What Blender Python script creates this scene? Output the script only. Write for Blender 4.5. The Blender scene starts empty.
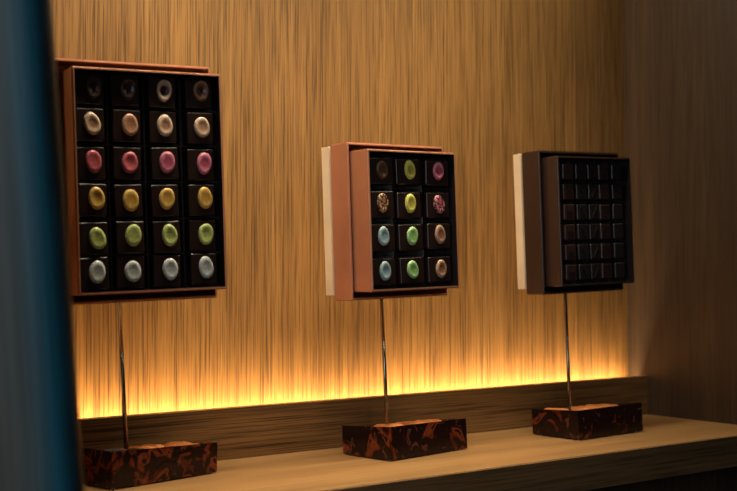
import bpy, bmesh, math, random
from mathutils import Vector, Matrix
C = bpy.context.scene.collection
rnd = random.Random(7)
ZC = 1.40            # camera height above the floor
ZS = ZC - 0.20       # shelf top
YW = 1.1726          # back wall
YL = 1.1325          # front face of the upstand
YF = 0.9105          # front edge of the shelf
XS = 1.3446          # side wall
XL = -0.75           # left end of the niche
ZL = ZC - 0.1417     # top of the upstand
ZT = 2.02            # niche ceiling
def Rm(ax, a): return Matrix.Rotation(a, 3, ax.upper())

# ------------------------------------------------------------------ materials
def new_mat(name):
    m = bpy.data.materials.new(name); m.use_nodes = True
    nt = m.node_tree
    return m, nt, nt.nodes['Principled BSDF']
def setp(b, **k):
    for n, v in k.items():
        n = n.replace('_', ' ')
        if n in b.inputs:
            b.inputs[n].default_value = (*v, 1) if isinstance(v, tuple) and len(v) == 3 else v
def ramp(nt, stops, interp='LINEAR'):
    r = nt.nodes.new('ShaderNodeValToRGB'); r.color_ramp.interpolation = interp
    e = r.color_ramp.elements
    while len(e) < len(stops): e.new(0.5)
    for q, (p, c) in zip(e, stops): q.position = p; q.color = (*c, 1) if len(c) == 3 else c
    return r
def noise(nt, vec, scale, detail=4, rough=.6, dist=0.0):
    n = nt.nodes.new('ShaderNodeTexNoise'); n.inputs['Scale'].default_value = scale
    n.inputs['Detail'].default_value = detail; n.inputs['Roughness'].default_value = rough
    n.inputs['Distortion'].default_value = dist
    nt.links.new(vec, n.inputs['Vector']); return n
def mapped(nt, sc, loc=(0, 0, 0)):
    tc = nt.nodes.new('ShaderNodeTexCoord'); mp = nt.nodes.new('ShaderNodeMapping')
    mp.inputs['Scale'].default_value = sc; mp.inputs['Location'].default_value = loc
    nt.links.new(tc.outputs['Object'], mp.inputs['Vector']); return mp.outputs['Vector']
def mixc(nt, a, b, fac, mode='MIX'):
    m = nt.nodes.new('ShaderNodeMix'); m.data_type = 'RGBA'; m.blend_type = mode
    if isinstance(fac, float): m.inputs[0].default_value = fac
    else: nt.links.new(fac, m.inputs[0])
    nt.links.new(a, m.inputs[6]); nt.links.new(b, m.inputs[7]); return m.outputs[2]
def bump(nt, b, h, strength, dist):
    n = nt.nodes.new('ShaderNodeBump'); n.inputs['Strength'].default_value = strength
    n.inputs['Distance'].default_value = dist
    nt.links.new(h, n.inputs['Height']); nt.links.new(n.outputs['Normal'], b.inputs['Normal'])

def wood(name, fine, broad, dark, mid, light, rough=.5, step=None, bs=.35, pores=.55):
    """oak veneer: fine pores stretched along the grain over broad cathedral bands"""
    m, nt, b = new_mat(name)
    n1 = noise(nt, mapped(nt, fine), 1.0, 3, .65)
    n2 = noise(nt, mapped(nt, broad, (3.1, 1.7, 5.3)), 1.0, 5, .6, .4)
    n3 = noise(nt, mapped(nt, tuple(v * .33 for v in fine), (9, 4, 2)), 1.0, 3, .5)
    base = ramp(nt, [(.28, dark), (.5, mid), (.74, light)]); nt.links.new(n2.outputs['Fac'], base.inputs[0])
    g = ramp(nt, [(.33, (1 - pores,) * 3), (.52, (1, 1, 1)), (.72, (1.0 + pores * .45,) * 3)])
    nt.links.new(n1.outputs['Fac'], g.inputs[0])
    g3 = ramp(nt, [(.3, (.92, .92, .92)), (.6, (1.04, 1.04, 1.04))]); nt.links.new(n3.outputs['Fac'], g3.inputs[0])
    c = mixc(nt, base.outputs[0], g.outputs[0], 1.0, 'MULTIPLY')
    c = mixc(nt, c, g3.outputs[0], 1.0, 'MULTIPLY')
    if step is not None:      # neighbouring veneer leaves differ slightly in tone
        tc = nt.nodes.new('ShaderNodeTexCoord'); sp = nt.nodes.new('ShaderNodeSeparateXYZ')
        nt.links.new(tc.outputs['Object'], sp.inputs[0])
        mr = nt.nodes.new('ShaderNodeMapRange'); mr.inputs['From Min'].default_value = -2; mr.inputs['From Max'].default_value = 2
        nt.links.new(sp.outputs['X'], mr.inputs['Value'])
        r = ramp(nt, [((x + 2) / 4, (v, v, v)) for x, v in step], 'CONSTANT'); nt.links.new(mr.outputs[0], r.inputs[0])
        c = mixc(nt, c, r.outputs[0], 1.0, 'MULTIPLY')
    nt.links.new(c, b.inputs['Base Color'])
    setp(b, Roughness=rough, Specular_IOR_Level=.35)
    bump(nt, b, n1.outputs['Fac'], bs, .0006)
    return m

def card(name, col, rough=.45, metal=.0, spec=.5, coat=0.0):
    m, nt, b = new_mat(name)
    n = noise(nt, mapped(nt, (900, 900, 900)), 1.0, 2)
    n2 = noise(nt, mapped(nt, (14, 14, 14)), 1.0, 3)
    lo = ramp(nt, [(.3, tuple(c * .88 for c in col)), (.7, tuple(min(1, c * 1.1) for c in col))]); nt.links.new(n2.outputs['Fac'], lo.inputs[0])
    nt.links.new(lo.outputs[0], b.inputs['Base Color'])
    setp(b, Roughness=rough, Metallic=metal, Specular_IOR_Level=spec, Coat_Weight=coat, Coat_Roughness=.2)
    bump(nt, b, n.outputs['Fac'], .12, .0003)
    return m

M = {}
M['wall'] = wood('oak_wall', (560, 560, 9), (16, 16, 1.1), (.215, .107, .031), (.28, .142, .042), (.37, .195, .062), .55, pores=.66,
                 step=[(-2, 1.0), (.62, .93), (.845, 1.04), (1.03, .96), (1.2245, .74)])
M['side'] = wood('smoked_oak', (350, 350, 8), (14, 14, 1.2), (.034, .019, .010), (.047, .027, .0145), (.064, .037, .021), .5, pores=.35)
M['lip'] = wood('oak_upstand', (7, 300, 600), (1.5, 20, 40), (.13, .062, .019), (.19, .094, .030), (.26, .135, .046), .5, pores=.8)
M['shelf'] = wood('oak_shelf', (6, 260, 200), (1.2, 15, 15), (.20, .105, .038), (.265, .145, .054), (.33, .19, .078), .42, bs=.2, pores=.3)
M['fascia'] = wood('oak_fascia', (7, 300, 300), (1.4, 18, 24), (.10, .056, .024), (.14, .08, .034), (.18, .10, .045), .5)
M['dark'] = wood('dark_cabinet', (300, 300, 8), (12, 12, 1), (.03, .018, .012), (.04, .025, .016), (.055, .034, .022), .5)
M['plaster'] = card('dark_ceiling_paint', (.05, .04, .032), .7)
M['floor'] = card('dark_stone_floor', (.045, .038, .032), .35)
M['copper'] = card('copper_card', (.52, .23, .13), .36, .45, .5)
M['copper_in'] = card('copper_card_inside', (.16, .055, .022), .5, .15)
M['brown'] = card('brown_card', (.030, .015, .011), .28, 0, .6)
M['brown_in'] = card('brown_card_inside', (.012, .008, .008), .5)
M['liner'] = card('black_liner', (.010, .008, .009), .32, 0, .5)
M['clear'] = card('liner_rib_film', (.05, .045, .045), .12, 0, .8)
M['board'] = card('cream_board', (.62, .50, .35), .7)
M['choc'] = card('dark_chocolate', (.015, .007, .0058), .30, 0, .4)
M['choc2'] = card('matt_dark_chocolate', (.012, .009, .009), .35, 0, .45)
M['choc3'] = card('reddish_dark_chocolate', (.030, .014, .011), .35, 0, .45)
m, nt, b = new_mat('brushed_steel'); setp(b, Base_Color=(.30, .29, .26), Metallic=1.0, Roughness=.25); M['steel'] = m
n = noise(nt, mapped(nt, (900, 900, 12)), 1.0, 2); bump(nt, b, n.outputs['Fac'], .1, .0002)
m, nt, b = new_mat('led_diffuser'); setp(b, Base_Color=(1, .8, .5), Emission_Color=(1.0, .60, .20), Emission_Strength=3.0); M['led'] = m
m, nt, b = new_mat('lamp_glass'); setp(b, Base_Color=(1, .9, .7), Emission_Color=(1.0, .75, .45), Emission_Strength=6.0); M['lampglass'] = m

# marbled chocolate slab
def marble(seed, thr=.575, sc=23):
    m, nt, b = new_mat('marbled_chocolate')
    v = mapped(nt, (1, 1, 1), (seed * 3.7, seed * 1.3, seed * 2.9))
    n1 = noise(nt, v, sc, 3, .45, 1.4)
    n2 = noise(nt, v, 70, 2, .5, 1.0)
    r1 = ramp(nt, [(.0, (.006, .003, .003)), (thr, (.012, .004, .0035)), (thr + .025, (.085, .014, .006)), (thr + .085, (.17, .035, .011)), (thr + .115, (.016, .006, .005)), (1, (.008, .004, .003))])
    r2 = ramp(nt, [(.60, (0, 0, 0)), (.68, (.10, .030, .014)), (.72, (0, 0, 0))])
    nt.links.new(n1.outputs['Fac'], r1.inputs[0]); nt.links.new(n2.outputs['Fac'], r2.inputs[0])
    c = mixc(nt, r1.outputs[0], r2.outputs[0], 1.0, 'ADD')
    nt.links.new(c, b.inputs['Base Color'])
    setp(b, Roughness=.18, Specular_IOR_Level=.28)
    bump(nt, b, n1.outputs['Fac'], .12, .003)
    return m

def shell_paint(name, rim, mid, spots=None, rough=.25):
    """painted oval transfer: rim and centre of different pigment, slightly mottled"""
    m, nt, b = new_mat(name)
    tc = nt.nodes.new('ShaderNodeTexCoord'); sp = nt.nodes.new('ShaderNodeVectorMath'); sp.operation = 'LENGTH'
    mp = nt.nodes.new('ShaderNodeMapping'); mp.inputs['Scale'].default_value = (1, 0, 1)
    nt.links.new(tc.outputs['Object'], mp.inputs[0]); nt.links.new(mp.outputs[0], sp.inputs[0])
    mr = nt.nodes.new('ShaderNodeMapRange'); mr.inputs['From Max'].default_value = .010
    nt.links.new(sp.outputs['Value'], mr.inputs['Value'])
    r = ramp(nt, [(.0, mid), (.42, mid), (.66, rim), (1, rim)]); nt.links.new(mr.outputs[0], r.inputs[0])
    nz = noise(nt, mapped(nt, (1, 1, 1), (rnd.random() * 9, 1, 2)), 420, 3)
    g = ramp(nt, [(.35, (.7, .7, .7)), (.6, (1.05, 1.05, 1.05))]); nt.links.new(nz.outputs['Fac'], g.inputs[0])
    c = mixc(nt, r.outputs[0], g.outputs[0], 1.0, 'MULTIPLY')
    if spots:
        n2 = noise(nt, mapped(nt, (1, 1, 1), (4, 1, 7)), 330, 1)
        rs = ramp(nt, [(.47, (0, 0, 0)), (.53, (1, 1, 1))]); nt.links.new(n2.outputs['Fac'], rs.inputs[0])
        k = nt.nodes.new('ShaderNodeRGB'); k.outputs[0].default_value = (*spots, 1)
        c = mixc(nt, k.outputs[0], c, rs.outputs[0])
    nt.links.new(c, b.inputs['Base Color']); setp(b, Roughness=rough, Specular_IOR_Level=.5)
    return m
P = {
 'dark': shell_paint('paint_dark', (.050, .028, .020), (.028, .012, .009)),
 'ring': shell_paint('paint_ring', (.46, .33, .26), (.05, .018, .012)),
 'brownring': shell_paint('paint_brown_ring', (.20, .10, .06), (.08, .025, .012)),
 'beige': shell_paint('paint_beige', (.62, .46, .33), (.38, .20, .12)),
 'copper': shell_paint('paint_copper', (.46, .25, .15), (.38, .18, .10)),
 'pink': shell_paint('paint_pink', (.50, .12, .15), (.46, .09, .10)),
 'rose': shell_paint('paint_rose', (.55, .17, .25), (.35, .07, .11)),
 'gold': shell_paint('paint_gold', (.60, .38, .10), (.46, .26, .05)),
 'lime': shell_paint('paint_lime', (.42, .50, .17), (.33, .38, .11)),
 'silver': shell_paint('paint_silver', (.50, .55, .54), (.34, .38, .37)),
 'brown': shell_paint('paint_brown', (.10, .052, .030), (.075, .035, .018)),
 'yellow': shell_paint('paint_yellow', (.58, .56, .12), (.36, .30, .06)),
 'goldspot': shell_paint('paint_gold_spot', (.50, .30, .17), (.35, .17, .09), (.05, .02, .01)),
 'rosespot': shell_paint('paint_rose_spot', (.55, .22, .24), (.42, .10, .14), (.07, .02, .02)),
 'blue': shell_paint('paint_blue', (.30, .42, .44), (.18, .28, .32)),
 'green': shell_paint('paint_green', (.30, .50, .22), (.18, .38, .10)),
 'bronze': shell_paint('paint_bronze', (.38, .23, .15), (.20, .09, .05)),
}

# ------------------------------------------------------------------ geometry helpers
def link(name, bm, mat, parent=None, mats=None, smooth=False):
    me = bpy.data.meshes.new(name); bm.normal_update(); bm.to_mesh(me); bm.free()
    for q in (mats or [mat]): me.materials.append(q)
    if smooth:
        for p_ in me.polygons: p_.use_smooth = True
    o = bpy.data.objects.new(name, me); C.objects.link(o)
    if parent: o.parent = parent
    return o
def add_box(bm, x0, x1, y0, y1, z0, z1, bev=0, seg=2):
    r = bmesh.ops.create_cube(bm, size=1)
    vs = r['verts']
    for v in vs:
        v.co = Vector((x0 + (v.co.x + .5) * (x1 - x0), y0 + (v.co.y + .5) * (y1 - y0), z0 + (v.co.z + .5) * (z1 - z0)))
    if bev:
        es = list({e for v in vs for e in v.link_edges})
        bmesh.ops.bevel(bm, geom=es, offset=bev, segments=seg, affect='EDGES', profile=.6)
def tag(o, label, cat, group=None):
    o['label'] = label; o['category'] = cat
    if group: o['group'] = group
    return o
def empty(name, loc, rot3, label, cat, group=None):
    o = bpy.data.objects.new(name, None); C.objects.link(o); o.empty_display_size = .02
    o.matrix_world = Matrix.Translation(loc) @ rot3.to_4x4()
    return tag(o, label, cat, group)
def structure(name, x0, x1, y0, y1, z0, z1, mat, bev=0):
    bm = bmesh.new(); add_box(bm, x0, x1, y0, y1, z0, z1, bev)
    o = link(name, bm, mat); o['kind'] = 'structure'; return o

# ------------------------------------------------------------------ the niche
structure('wall_back', XL, XS, YW, YW + .03, ZS - .04, ZT, M['wall'])
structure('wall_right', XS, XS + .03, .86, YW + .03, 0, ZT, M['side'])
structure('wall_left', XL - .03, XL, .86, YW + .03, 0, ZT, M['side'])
structure('trim_1', XL, XS, YL, YL + .013, ZS, ZL, M['lip'], .0006)
structure('ceiling', XL - .03, XS + .03, .86, YW + .03, ZT, ZT + .03, M['plaster'])
structure('wall_front', XL, XS, YF + .05, YF + .07, 0, ZS - .040, M['dark'])
structure('floor', XL - 1.2, XS + 1.0, -1.2, YW + .03, -.05, 0, M['floor'])
bm = bmesh.new(); add_box(bm, XL, XS, YF, YW, ZS - .040, ZS, .0012)
sh = link('wooden_shelf', bm, M['shelf'])
# the front edge carries its own darker lipping
tag(sh, 'long oak shelf running the width of the niche under all three stands', 'shelf')
bm = bmesh.new(); add_box(bm, XL, XS, YF - .004, YF, ZS - .040, ZS - .0006, .0004)
link('front_lipping', bm, M['fascia'], sh)

# LED profile fixed to the back of the upstand
led = empty('led_strip', (0, 0, 0), Matrix.Identity(3), 'thin warm light strip glowing behind the low wooden upstand', 'light strip')
bm = bmesh.new(); add_box(bm, XL + .02, XS - .004, YL + .0130, YL + .0170, ZL - .030, ZL - .012)
link('profile', bm, M['steel'], led)
bm = bmesh.new(); add_box(bm, XL + .03, XS - .005, YL + .0170, YL + .0185, ZL - .027, ZL - .015)
link('diffuser', bm, M['led'], led)

# ------------------------------------------------------------------ stands
STW, STD, STH = .1330, .0778, .03756
class Pose: pass
def pose_base(i):
    q = [(.4376, 1.0312, .0001, .2113, .0402, -.0246), (.7596, 1.0075, .00125, .1565, .0137, -.0644), (1.0498, .9955, .0006, .0732, -.0069, -.0535)][i]
    return Vector((q[0], q[1], ZS + q[2])), Rm('z', q[3]) @ Rm('y', q[4]) @ Rm('x', q[5]), q[3]
def pose_box(i):
    q = [(.4893, 1.0432, .1921, -.0988, -.0384, .0094), (.8107, 1.0226, .1926, .0259, -.0327, -.0050), (1.1067, 1.0111, .1975, -.0535, -.0380, .0021)][i]
    return Vector((q[0], q[1], ZS + q[2])), Rm('z', q[3]) @ Rm('y', q[4]) @ Rm('x', q[5])
BOX = [dict(w=.1575, h=.2259, d=.0313, W=.1701, H=.2481, D=.0337, ox=-.0051, oz=.0014),
       dict(w=.1343, h=.1631, d=.0310, W=.1480, H=.1831, D=.0337, ox=.0012, oz=.0006),
       dict(w=.1325, h=.1688, d=.0267, W=.1461, H=.1878, D=.0338, ox=-.0010, oz=-.0004)]
ROD = [(.0423, -.0153), (.0363, .0026), (.0310, .0019)]
BUMPS = [[(.065, .016), (.105, .022)], [(.035, .014), (.075, .016), (.10, .014)], [(-.0, .010), (.055, .022), (.090, .022)]]
SL = ['display stand with marbled chocolate block under the large copper box, nearest the blue panel',
      'middle display stand, marbled chocolate block with steel rod holding the 12 piece copper box',
      'display stand with marbled block and steel rod under the dark brown box, by the corner']
def make_base(i, root):
    loc, Rr, yaw = pose_base(i)
    dep = .064 if i == 0 else STD
    R0 = Rm('z', yaw)
    zmax = 0
    nx, ny = 36, 18
    bm = bmesh.new()
    rr = random.Random(30 + i)
    def edge(u, v, w):      # point on the tilted slab, expressed in the upright stand frame
        return R0.inverted() @ (Rr @ Vector((u, v, w)))
    top = []
    for a in range(nx + 1):
        row = []
        for c in range(ny + 1):
            u, v = STW * a / nx, dep * c / ny
            h = STH
            k = 0
            for bu, br in BUMPS[i]:
                dd = abs(u - bu) / br
                if dd < 1 and .10 < c / ny < .75:
                    k = max(k, (1 - dd ** 4) * (.0052 + .0012 * math.sin(u * 310 + bu * 60)) * min(1, (c / ny - .10) * 5))
            if 0 < a < nx and 0 < c < ny: h += k - .0035 + rr.uniform(-.0003, .0003)
            h -= .0050 * c / ny * min(1, a / 3)
            if c == 0 or a == 0 or a == nx: h = STH if c == 0 or a == 0 else STH - .005 * c / ny
            row.append(bm.verts.new(edge(u, v, h)))
        top.append(row)
    for a in range(nx):
        for c in range(ny):
            f = bm.faces.new((top[a][c], top[a + 1][c], top[a + 1][c + 1], top[a][c + 1]))
            zz = max(v.co.z for v in f.verts)
            u, v = STW * (a + .5) / nx, (c + .5) / ny
            onb = any(abs(u - bu) < br * .92 for bu, br in BUMPS[i]) and .12 < v < .75
            f.material_index = 1 if onb else 0
    # sides down to the feet line; the slab stands on four small studs
    gap = .0015
    ring = [(a, 0) for a in range(nx)] + [(nx, c) for c in range(ny)] + [(a, ny) for a in range(nx, 0, -1)] + [(0, c) for c in range(ny, 0, -1)]
    lo = {}
    for a, c in ring:
        q = edge(STW * a / nx, dep * c / ny, 0)
        q.z = max(q.z + loc.z - ZS, gap) - (loc.z - ZS)
        lo[(a, c)] = bm.verts.new(q)
    n_ = len(ring)
    for k in range(n_):
        p0, p1 = ring[k], ring[(k + 1) % n_]
        bm.faces.new((top[p0[0]][p0[1]], lo[p0], lo[p1], top[p1[0]][p1[1]]))
    bm.faces.new([lo[r_] for r_ in ring][::-1])
    bmesh.ops.recalc_face_normals(bm, faces=bm.faces)
    o = link('marbled_block', bm, None, root, [marble(i + 1, *[(.49, 42), (.56, 26), (.575, 24)][i]), M['gilt']])
    return o
m, nt, b = new_mat('copper_leaf'); M['gilt'] = m
setp(b, Base_Color=(.62, .25, .09), Roughness=.3, Metallic=.5)
nz = noise(nt, mapped(nt, (1, 1, 1)), 160, 3); bump(nt, b, nz.outputs['Fac'], .5, .002)
for i in range(3):
    loc, Rr, yaw = pose_base(i)
    R0 = Rm('z', yaw)
    root = empty('display_stand', loc, R0, SL[i], 'display stand', 'chocolate block stands on the shelf')
    dep = .064 if i == 0 else STD
    make_base(i, root)
    for u in (.006, STW - .006):
        for v in (.006, dep - .010):
            q = R0.inverted() @ (Rr @ Vector((u, v, .0)))
            zl = q.z + loc.z - ZS
            bm = bmesh.new()
            hgt = max(zl, .0015) + .002
            bmesh.ops.create_cone(bm, cap_ends=True, segments=16, radius1=.0035, radius2=.0030, depth=hgt)
            bmesh.ops.translate(bm, verts=bm.verts, vec=(q.x, q.y, hgt / 2 - (loc.z - ZS)))
            link('foot', bm, M['steel'], root, smooth=False)
    # rod from the block up into the mounting board
    u, t = ROD[i]
    B = BOX[i]
    A0 = loc + Rr @ Vector((u, STD / 2 if i else .036, STH - .003))
    bl, bR = pose_box(i)
    yb = B['d'] + B['D']
    A1 = bl + bR @ Vector((t, yb + .0075, -(B['H'] - B['h']) / 2 + B['oz'] + .008))
    inv = root.matrix_world.inverted()
    p0, p1 = inv @ A0, inv @ A1
    d = p1 - p0
    bm = bmesh.new()
    bmesh.ops.create_cone(bm, cap_ends=True, segments=20, radius1=.0023, radius2=.0023, depth=d.length)
    bmesh.ops.transform(bm, verts=bm.verts, matrix=Matrix.Translation((p0 + p1) / 2) @ d.to_track_quat('Z', 'Y').to_matrix().to_4x4())
    link('rod', bm, M['steel'], root, smooth=True)
    # foam mounting board behind the box
    bm = bmesh.new()
    add_box(bm, -B['W'] / 2 - .0015, B['W'] / 2 - .003, yb + .0006, yb + .0150, -(B['H'] - B['h']) / 2 + .0065, B['h'] + (B['H'] - B['h']) / 2 - .0015, .0006)
    mt = Matrix.Translation(bl) @ bR.to_4x4()
    mt = inv @ mt @ Matrix.Translation((B['ox'], 0, 0))
    bmesh.ops.transform(bm, verts=bm.verts, matrix=mt)
    link('mounting_board', bm, M['board'], root)

# ------------------------------------------------------------------ boxes
def shell(x0, x1, y0, y1, z0, z1, t, tb):
    """box open towards -y, real wall thickness, outer faces mat 0, inner faces mat 1"""
    bm = bmesh.new()
    def ringv(x0, x1, z0, z1, y): return [bm.verts.new((x0, y, z0)), bm.verts.new((x1, y, z0)), bm.verts.new((x1, y, z1)), bm.verts.new((x0, y, z1))]
    ob, of = ringv(x0, x1, z0, z1, y1), ringv(x0, x1, z0, z1, y0)
    inf, ib = ringv(x0 + t, x1 - t, z0 + t, z1 - t, y0), ringv(x0 + t, x1 - t, z0 + t, z1 - t, y1 - tb)
    for k in range(4):
        j = (k + 1) % 4
        bm.faces.new((of[k], of[j], ob[j], ob[k]))
        bm.faces.new((of[j], of[k], inf[k], inf[j]))
        f = bm.faces.new((inf[j], inf[k], ib[k], ib[j])); f.material_index = 1
    bm.faces.new(ob); f = bm.faces.new(ib[::-1]); f.material_index = 1
    bmesh.ops.recalc_face_normals(bm, faces=bm.faces)
    es = [e for e in bm.edges if all(v in of + ob for v in e.verts)]
    bmesh.ops.bevel(bm, geom=es, offset=.0013, segments=3, affect='EDGES')
    return bm
COLS = [[-.0598, -.0228, .0161, .0559], [-.0432, -.0012, .0425], [-.0415, -.0185, .0030, .0225, .0465]]
ROWS = [[.2057, .1686, .1312, .0940, .0563, .0212], [.1385, .0996, .0622, .0225], [.1491, .1229, .0961, .0701, .0438, .0176]]
CW = [.0290, .0355, .0186]; CHT = [.0325, .0305, .0208]
CY = .0065           # chocolates sit this far below the rim
BL = ['large copper gift box holding 24 chocolates in six rows, beside the blue panel',
      'copper gift box holding 12 chocolates in four rows, middle of the three boxes',
      'dark brown gift box holding rows of small plain chocolates, nearest the corner']
for i in range(3):
    B = BOX[i]; loc, Rr = pose_box(i)
    root = empty('chocolate_box', loc, Rr, BL[i], 'chocolate box', 'open chocolate boxes on stands')
    dk = i == 2
    out, inn = (M['brown'], M['brown_in']) if dk else (M['copper'], M['copper_in'])
    w, h, d, W, H, D = (B[k] for k in 'whdWHD')
    z0 = h / 2 + B['oz'] - H / 2
    link('lid', shell(B['ox'] - W / 2, B['ox'] + W / 2, d, d + D, z0, z0 + H, .0028, .0025), None, root, [out, inn])
    link('tray', shell(-w / 2, w / 2, 0, d + D - .003, 0, h, .0027, .003), None, root, [out, M['liner']])
    # black liner with cells
    bm = bmesh.new()
    e = .0028
    yb = CY + (.0150 if i < 2 else .0105)
    add_box(bm, -w / 2 + e, w / 2 - e, yb, yb + .004, e, h - e)
    xs, zs = COLS[i], ROWS[i]
    for k in range(len(xs) - 1):
        xm = (xs[k] + xs[k + 1]) / 2
        add_box(bm, xm - .0006, xm + .0006, CY + .005, yb + .001, e, h - e)
    for k in range(len(zs) - 1):
        zm = (zs[k] + zs[k + 1]) / 2
        add_box(bm, -w / 2 + e, w / 2 - e, CY + .0055, yb + .001, zm - .0005, zm + .0005)
    ln = link('liner', bm, M['liner'], root)
    if i == 1:     # clear film tabs between the rows
        for k in range(3):
            for xm in ((xs[0] + xs[1]) / 2 - .006, (xs[1] + xs[2]) / 2 - .003):
                bm = bmesh.new(); zm = (zs[k] + zs[k + 1]) / 2
                add_box(bm, xm - .0006, xm + .0006, CY + .001, yb, zm - .0042, zm + .0042, .0002)
                link('divider_tab', bm, M['clear'], root)

# ------------------------------------------------------------------ chocolates
def choc_mesh(w, h, dep, style=None):
    bm = bmesh.new()
    add_box(bm, -w / 2, w / 2, 0, dep, -h / 2, h / 2, .0018, 3)
    return bm
def oval_mesh(a, c, ht, dent, seed):
    """low shell with a thumb dent, sitting proud of the face towards -y"""
    r_ = random.Random(seed); bm = bmesh.new(); N = 28
    prof = [(1.0, 0), (1.0, .35), (.93, .72), (.80, .98), (.62, 1.0 - dent * .25), (.42, 1 - dent * .8), (.2, 1 - dent)]
    ph = r_.uniform(0, 6.28); am = r_.uniform(.02, .05)
    off = (r_.uniform(-.08, .08), r_.uniform(-.08, .08))
    rows = []
    for rr, hh in prof:
        row = []
        for k in range(N):
            t = 6.28318 * k / N
            q = rr * (1 + am * math.sin(2 * t + ph) + am * .5 * math.sin(3 * t - ph))
            s = 1 - rr
            row.append(bm.verts.new((a * (q * math.cos(t) + off[0] * s), -ht * hh, c * (q * math.sin(t) + off[1] * s))))
        rows.append(row)
    for A, Bq in zip(rows, rows[1:]):
        for k in range(N): bm.faces.new((A[k], A[(k + 1) % N], Bq[(k + 1) % N], Bq[k]))
    cv = bm.verts.new((a * off[0], -ht * (1 - dent), c * off[1]))
    for k in range(N): bm.faces.new((rows[-1][k], rows[-1][(k + 1) % N], cv))
    bm.faces.new(rows[0][::-1])
    bmesh.ops.recalc_face_normals(bm, faces=bm.faces)
    return bm
ORD = ['first', 'second', 'third', 'fourth', 'fifth', 'sixth']
PAINT = [[['dark', 'dark', 'ring', 'brownring'], ['beige', 'copper', 'beige', 'beige'], ['pink', 'pink', 'rose', 'rose'],
          ['gold'] * 4, ['lime'] * 4, ['silver'] * 4],
         [['brown', 'yellow', 'rose'], ['goldspot', 'yellow', 'rosespot'], ['blue', 'green', 'bronze'], ['blue', 'green', 'bronze']]]
WORD = {'dark': 'barely visible dark', 'ring': 'pale pink ringed', 'brownring': 'glossy brown ringed', 'beige': 'beige', 'copper': 'copper', 'pink': 'pink',
        'rose': 'rose pink', 'gold': 'golden yellow', 'lime': 'lime green', 'silver': 'silver grey', 'brown': 'brown', 'yellow': 'yellow',
        'goldspot': 'speckled copper', 'rosespot': 'speckled pink', 'blue': 'pale blue', 'green': 'green', 'bronze': 'bronze'}
for i in range(2):
    loc, Rr = pose_box(i); BM = Matrix.Translation(loc) @ Rr.to_4x4()
    nr = len(ROWS[i]); nc = len(COLS[i])
    bname = 'large copper box' if i == 0 else 'middle copper box'
    body_src = None
    for r, z in enumerate(ROWS[i]):
        for c, x in enumerate(COLS[i]):
            k = PAINT[i][r][c]
            jx, jz = rnd.uniform(-.0006, .0006), rnd.uniform(-.0006, .0006)
            root = bpy.data.objects.new('chocolate', None); C.objects.link(root); root.empty_display_size = .01
            root.matrix_world = BM @ Matrix.Translation((x + jx, CY + rnd.uniform(0, .0012), z + jz)) @ Matrix.Rotation(rnd.uniform(-.03, .03), 4, 'Y')
            tag(root, 'chocolate with %s oval, %s row, %s column, in the %s' % (WORD[k], ORD[r], ORD[c], bname),
                'chocolate', 'chocolates with coloured ovals in the ' + bname)
            if body_src is None:
                body_src = link('chocolate_body', choc_mesh(CW[i], CHT[i], .0145), M['choc'], root); 
            else:
                bo = body_src.copy(); bo.parent = root; C.objects.link(bo)
            a, cc = ((.0084, .0114), (.0081, .0114))[i]
            ox, oz = ((.0028, .001), (.0012, .0015))[i]
            dent = {'ring': .95, 'brownring': .9, 'dark': .6}.get(k, rnd.uniform(.12, .45))
            o = link('oval_topping', oval_mesh(a, cc, .0030, dent, 100 * i + 10 * r + c), P[k], root, smooth=True)
            o.location = (ox + rnd.uniform(-.0012, .0012), .0004, oz + rnd.uniform(-.0012, .0012))
            o.rotation_euler = (0, rnd.uniform(-.2, .2), 0)
# plain embossed squares in the brown box
def emboss(col, w, h, seed):
    bm = choc_mesh(w, h, .0100)
    r_ = random.Random(seed)
    if col == 0:
        for z in (-.001, .0012): add_box(bm, -w * .25, w * .3, -.0011, .001, z - .00035, z + .00035)
    elif col in (1, 2):
        q = bmesh.new(); add_box(q, -.0007, .0007, -.0011, .001, -h * .40, h * .36)
        bmesh.ops.rotate(q, verts=q.verts, cent=(0, 0, 0), matrix=Matrix.Rotation(.5 if col == 2 else -.45, 3, 'Y'))
        me = bpy.data.meshes.new('t'); q.to_mesh(me); q.free(); bm.from_mesh(me); bpy.data.meshes.remove(me)
    elif col == 3:
        for k in range(5):
            z = -h * .36 + k * h * .18; add_box(bm, -w * .38, w * .38, -.0011, .001, z - .0007, z + .0007)
    return bm
loc, Rr = pose_box(2); BM = Matrix.Translation(loc) @ Rr.to_4x4()
src = {}
ST = ['two short ridges', 'a slanting line', 'a diagonal bar', 'fine ribs', 'a plain face']
for c, x in enumerate(COLS[2]):
    for r, z in enumerate(ROWS[2]):
        if c not in src:
            o = src[c] = link('small_chocolate', emboss(c, CW[2], CHT[2], c), M['choc3'] if c in (0, 3) else M['choc2'])
        else:
            o = src[c].copy(); C.objects.link(o)
        o.matrix_world = BM @ Matrix.Translation((x, CY + .0005, z)) @ Matrix.Rotation(rnd.uniform(-.02, .02), 4, 'Y')
        tag(o, 'chocolate with %s, %s row, %s column, in the dark brown box' % (ST[c], ORD[r], ORD[c]), 'chocolate', 'plain chocolates in the dark brown box')

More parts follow.
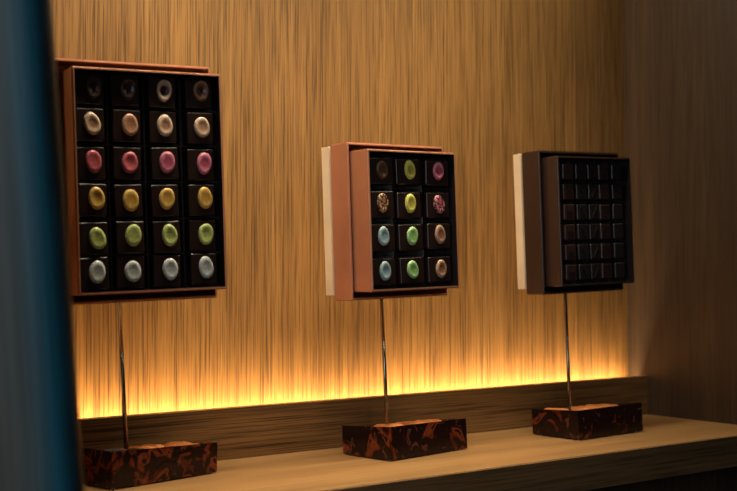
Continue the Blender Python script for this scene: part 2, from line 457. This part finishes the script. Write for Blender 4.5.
# ------------------------------------------------------------------ blue panel in the foreground
m, nt, b = new_mat('blue_stained_wood_shaded_edge')
n1 = noise(nt, mapped(nt, (170, 170, 3)), 1.0, 4, .6)
n2 = noise(nt, mapped(nt, (9, 9, 5), (2.2, 0, 1)), 1.0, 3, .5)
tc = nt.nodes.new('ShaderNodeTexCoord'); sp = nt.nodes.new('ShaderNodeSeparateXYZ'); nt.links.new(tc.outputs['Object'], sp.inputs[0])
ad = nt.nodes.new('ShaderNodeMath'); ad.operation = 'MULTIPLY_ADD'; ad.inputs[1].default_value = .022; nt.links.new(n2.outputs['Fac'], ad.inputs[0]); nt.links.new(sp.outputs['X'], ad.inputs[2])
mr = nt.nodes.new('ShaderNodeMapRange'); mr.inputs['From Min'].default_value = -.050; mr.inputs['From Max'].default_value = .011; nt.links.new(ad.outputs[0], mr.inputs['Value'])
st = ramp(nt, [(0, (.13, .115, .09)), (.45, (.10, .125, .12)), (.68, (.012, .12, .18)), (.80, (.010, .11, .165)), (.93, (.008, .012, .014))]); nt.links.new(mr.outputs[0], st.inputs[0])  # grey and blue stain; dark last stop paints in shade on the rounded edge
g = ramp(nt, [(.3, (.55, .55, .55)), (.65, (1.15, 1.15, 1.15))]); nt.links.new(n1.outputs['Fac'], g.inputs[0])
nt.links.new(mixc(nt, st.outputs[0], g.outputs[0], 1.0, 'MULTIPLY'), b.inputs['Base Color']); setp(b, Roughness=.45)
bump(nt, b, n1.outputs['Fac'], .3, .001); M['blue'] = m
bm = bmesh.new()
pts = []
R_ = .020
for k in range(9):
    t = -math.pi / 2 + k * math.pi / 16 * 1.0
    pts.append((-R_ + R_ * math.cos(t), -.0 + R_ + R_ * math.sin(t)))
pts += [(0, .030), (-.26, .030), (-.26, 0)]
lo = [bm.verts.new((x, y, -.05)) for x, y in pts]; hi = [bm.verts.new((x, y, 2.02)) for x, y in pts]
for k in range(len(pts)):
    j = (k + 1) % len(pts); bm.faces.new((lo[k], lo[j], hi[j], hi[k]))
bm.faces.new(lo[::-1]); bm.faces.new(hi)
bmesh.ops.bisect_plane(bm, geom=bm.verts[:] + bm.edges[:] + bm.faces[:], plane_co=(0, 0, 0), plane_no=(0, 0, 1), clear_inner=False)
bmesh.ops.recalc_face_normals(bm, faces=bm.faces)
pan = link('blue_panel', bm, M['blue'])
tag(pan, 'tall blue and grey stained wooden panel leaning at the left edge, out of focus', 'panel')
YP = .66
# edge passes through two sight points on the plane y = YP
a = Vector((.3492 / .9717 * YP, YP, ZC + .2551 / .9717 * YP)); c_ = Vector((.3807 / .9675 * YP, YP, ZC - .1845 / .9675 * YP))
lean = math.atan2(c_.x - a.x, a.z - c_.z)
yawp = -.32
DX = .0040
xb = DX + c_.x + math.tan(lean) * c_.z
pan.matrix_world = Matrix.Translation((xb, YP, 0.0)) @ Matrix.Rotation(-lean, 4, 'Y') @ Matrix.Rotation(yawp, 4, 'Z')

# ------------------------------------------------------------------ lights
def area(name, loc, target, sx, sy, power, col, spread=math.pi):
    l = bpy.data.lights.new(name, 'AREA'); l.shape = 'RECTANGLE'; l.size = sx; l.size_y = sy; l.energy = power; l.color = col; l.spread = spread
    o = bpy.data.objects.new(name, l); C.objects.link(o); o.location = loc
    o.rotation_euler = (Vector(target) - Vector(loc)).to_track_quat('-Z', 'Y').to_euler(); return o
def spot(name, loc, target, power, col, ang, blend=.6, size=.03):
    l = bpy.data.lights.new(name, 'SPOT'); l.energy = power; l.color = col; l.spot_size = math.radians(ang); l.spot_blend = blend; l.shadow_soft_size = size
    o = bpy.data.objects.new(name, l); C.objects.link(o); o.location = loc
    o.rotation_euler = (Vector(target) - Vector(loc)).to_track_quat('-Z', 'Y').to_euler(); return o
L = XS - XL
area('led_light', ((XL + XS) / 2, YL + .0200, ZL - .024), ((XL + XS) / 2, YW, ZL + .03), L - .02, .006, 10.5, (1.0, .68, .33))
area('cove_light', (.74, 1.08, 1.99), (.74, 1.15, 1.2), .85, .04, 3.9, (1, .85, .60))
spot('downlight', (.48, .95, 2.00), (.54, 1.12, 1.55), 5, (1, .88, .66), 85, .9)
area('ceiling_strip_light', (.78, .95, 2.00), (.78, .99, 1.2), .65, .03, 3.8, (1, .82, .56), math.radians(95))
for x in (.3, .7):
    spot('shelf_light', (x, .72, 2.69), (x, .95, 1.2), 19, (1, .80, .52), 40, .9, .02)
spot('front_fill_spot', (.46, .10, 2.45), (.75, 1.0, 1.47), 11, (1, .84, .62), 30, .8, .04)
spot('front_fill_spot', (1.5, .05, 2.2), (.75, 1.0, 1.47), 4, (1, .84, .66), 30, .8, .05)  # added lamp from the right to brighten the box rims, no known fixture
area('cool_fill_light', (-1.1, -1.0, 1.9), (.2, .5, 1.3), 1.2, 1.4, 4.0, (.86, .93, 1.0), math.radians(80))  # added cool fill from behind the camera for the blue panel, no known window
w = bpy.data.worlds.new('world'); bpy.context.scene.world = w; w.use_nodes = True
w.node_tree.nodes['Background'].inputs[0].default_value = (.9, .75, .6, 1); w.node_tree.nodes['Background'].inputs[1].default_value = .02

# ------------------------------------------------------------------ camera
cam = bpy.data.cameras.new('camera'); co = bpy.data.objects.new('camera', cam); C.objects.link(co)
f, pitch, roll, yaw = 1116.52, .03428, -.00371, .62682
Rw = Rm('z', -yaw) @ Rm('x', pitch) @ Rm('y', -roll)
Mx = Matrix((Rw.col[0], Rw.col[2], -Rw.col[1])).transposed()
co.matrix_world = Matrix.Translation((0, 0, ZC)) @ Mx.to_4x4()
cam.sensor_width = 36; cam.lens = f * 36 / 737; cam.clip_start = .02
cam.dof.use_dof = True; cam.dof.focus_distance = 1.27; cam.dof.aperture_fstop = 6.0
S = bpy.context.scene; S.camera = co
S.view_settings.view_transform = 'Standard'; S.view_settings.look = 'None'; S.view_settings.exposure = -.42; S.view_settings.gamma = 1
S.view_settings.use_curve_mapping = False
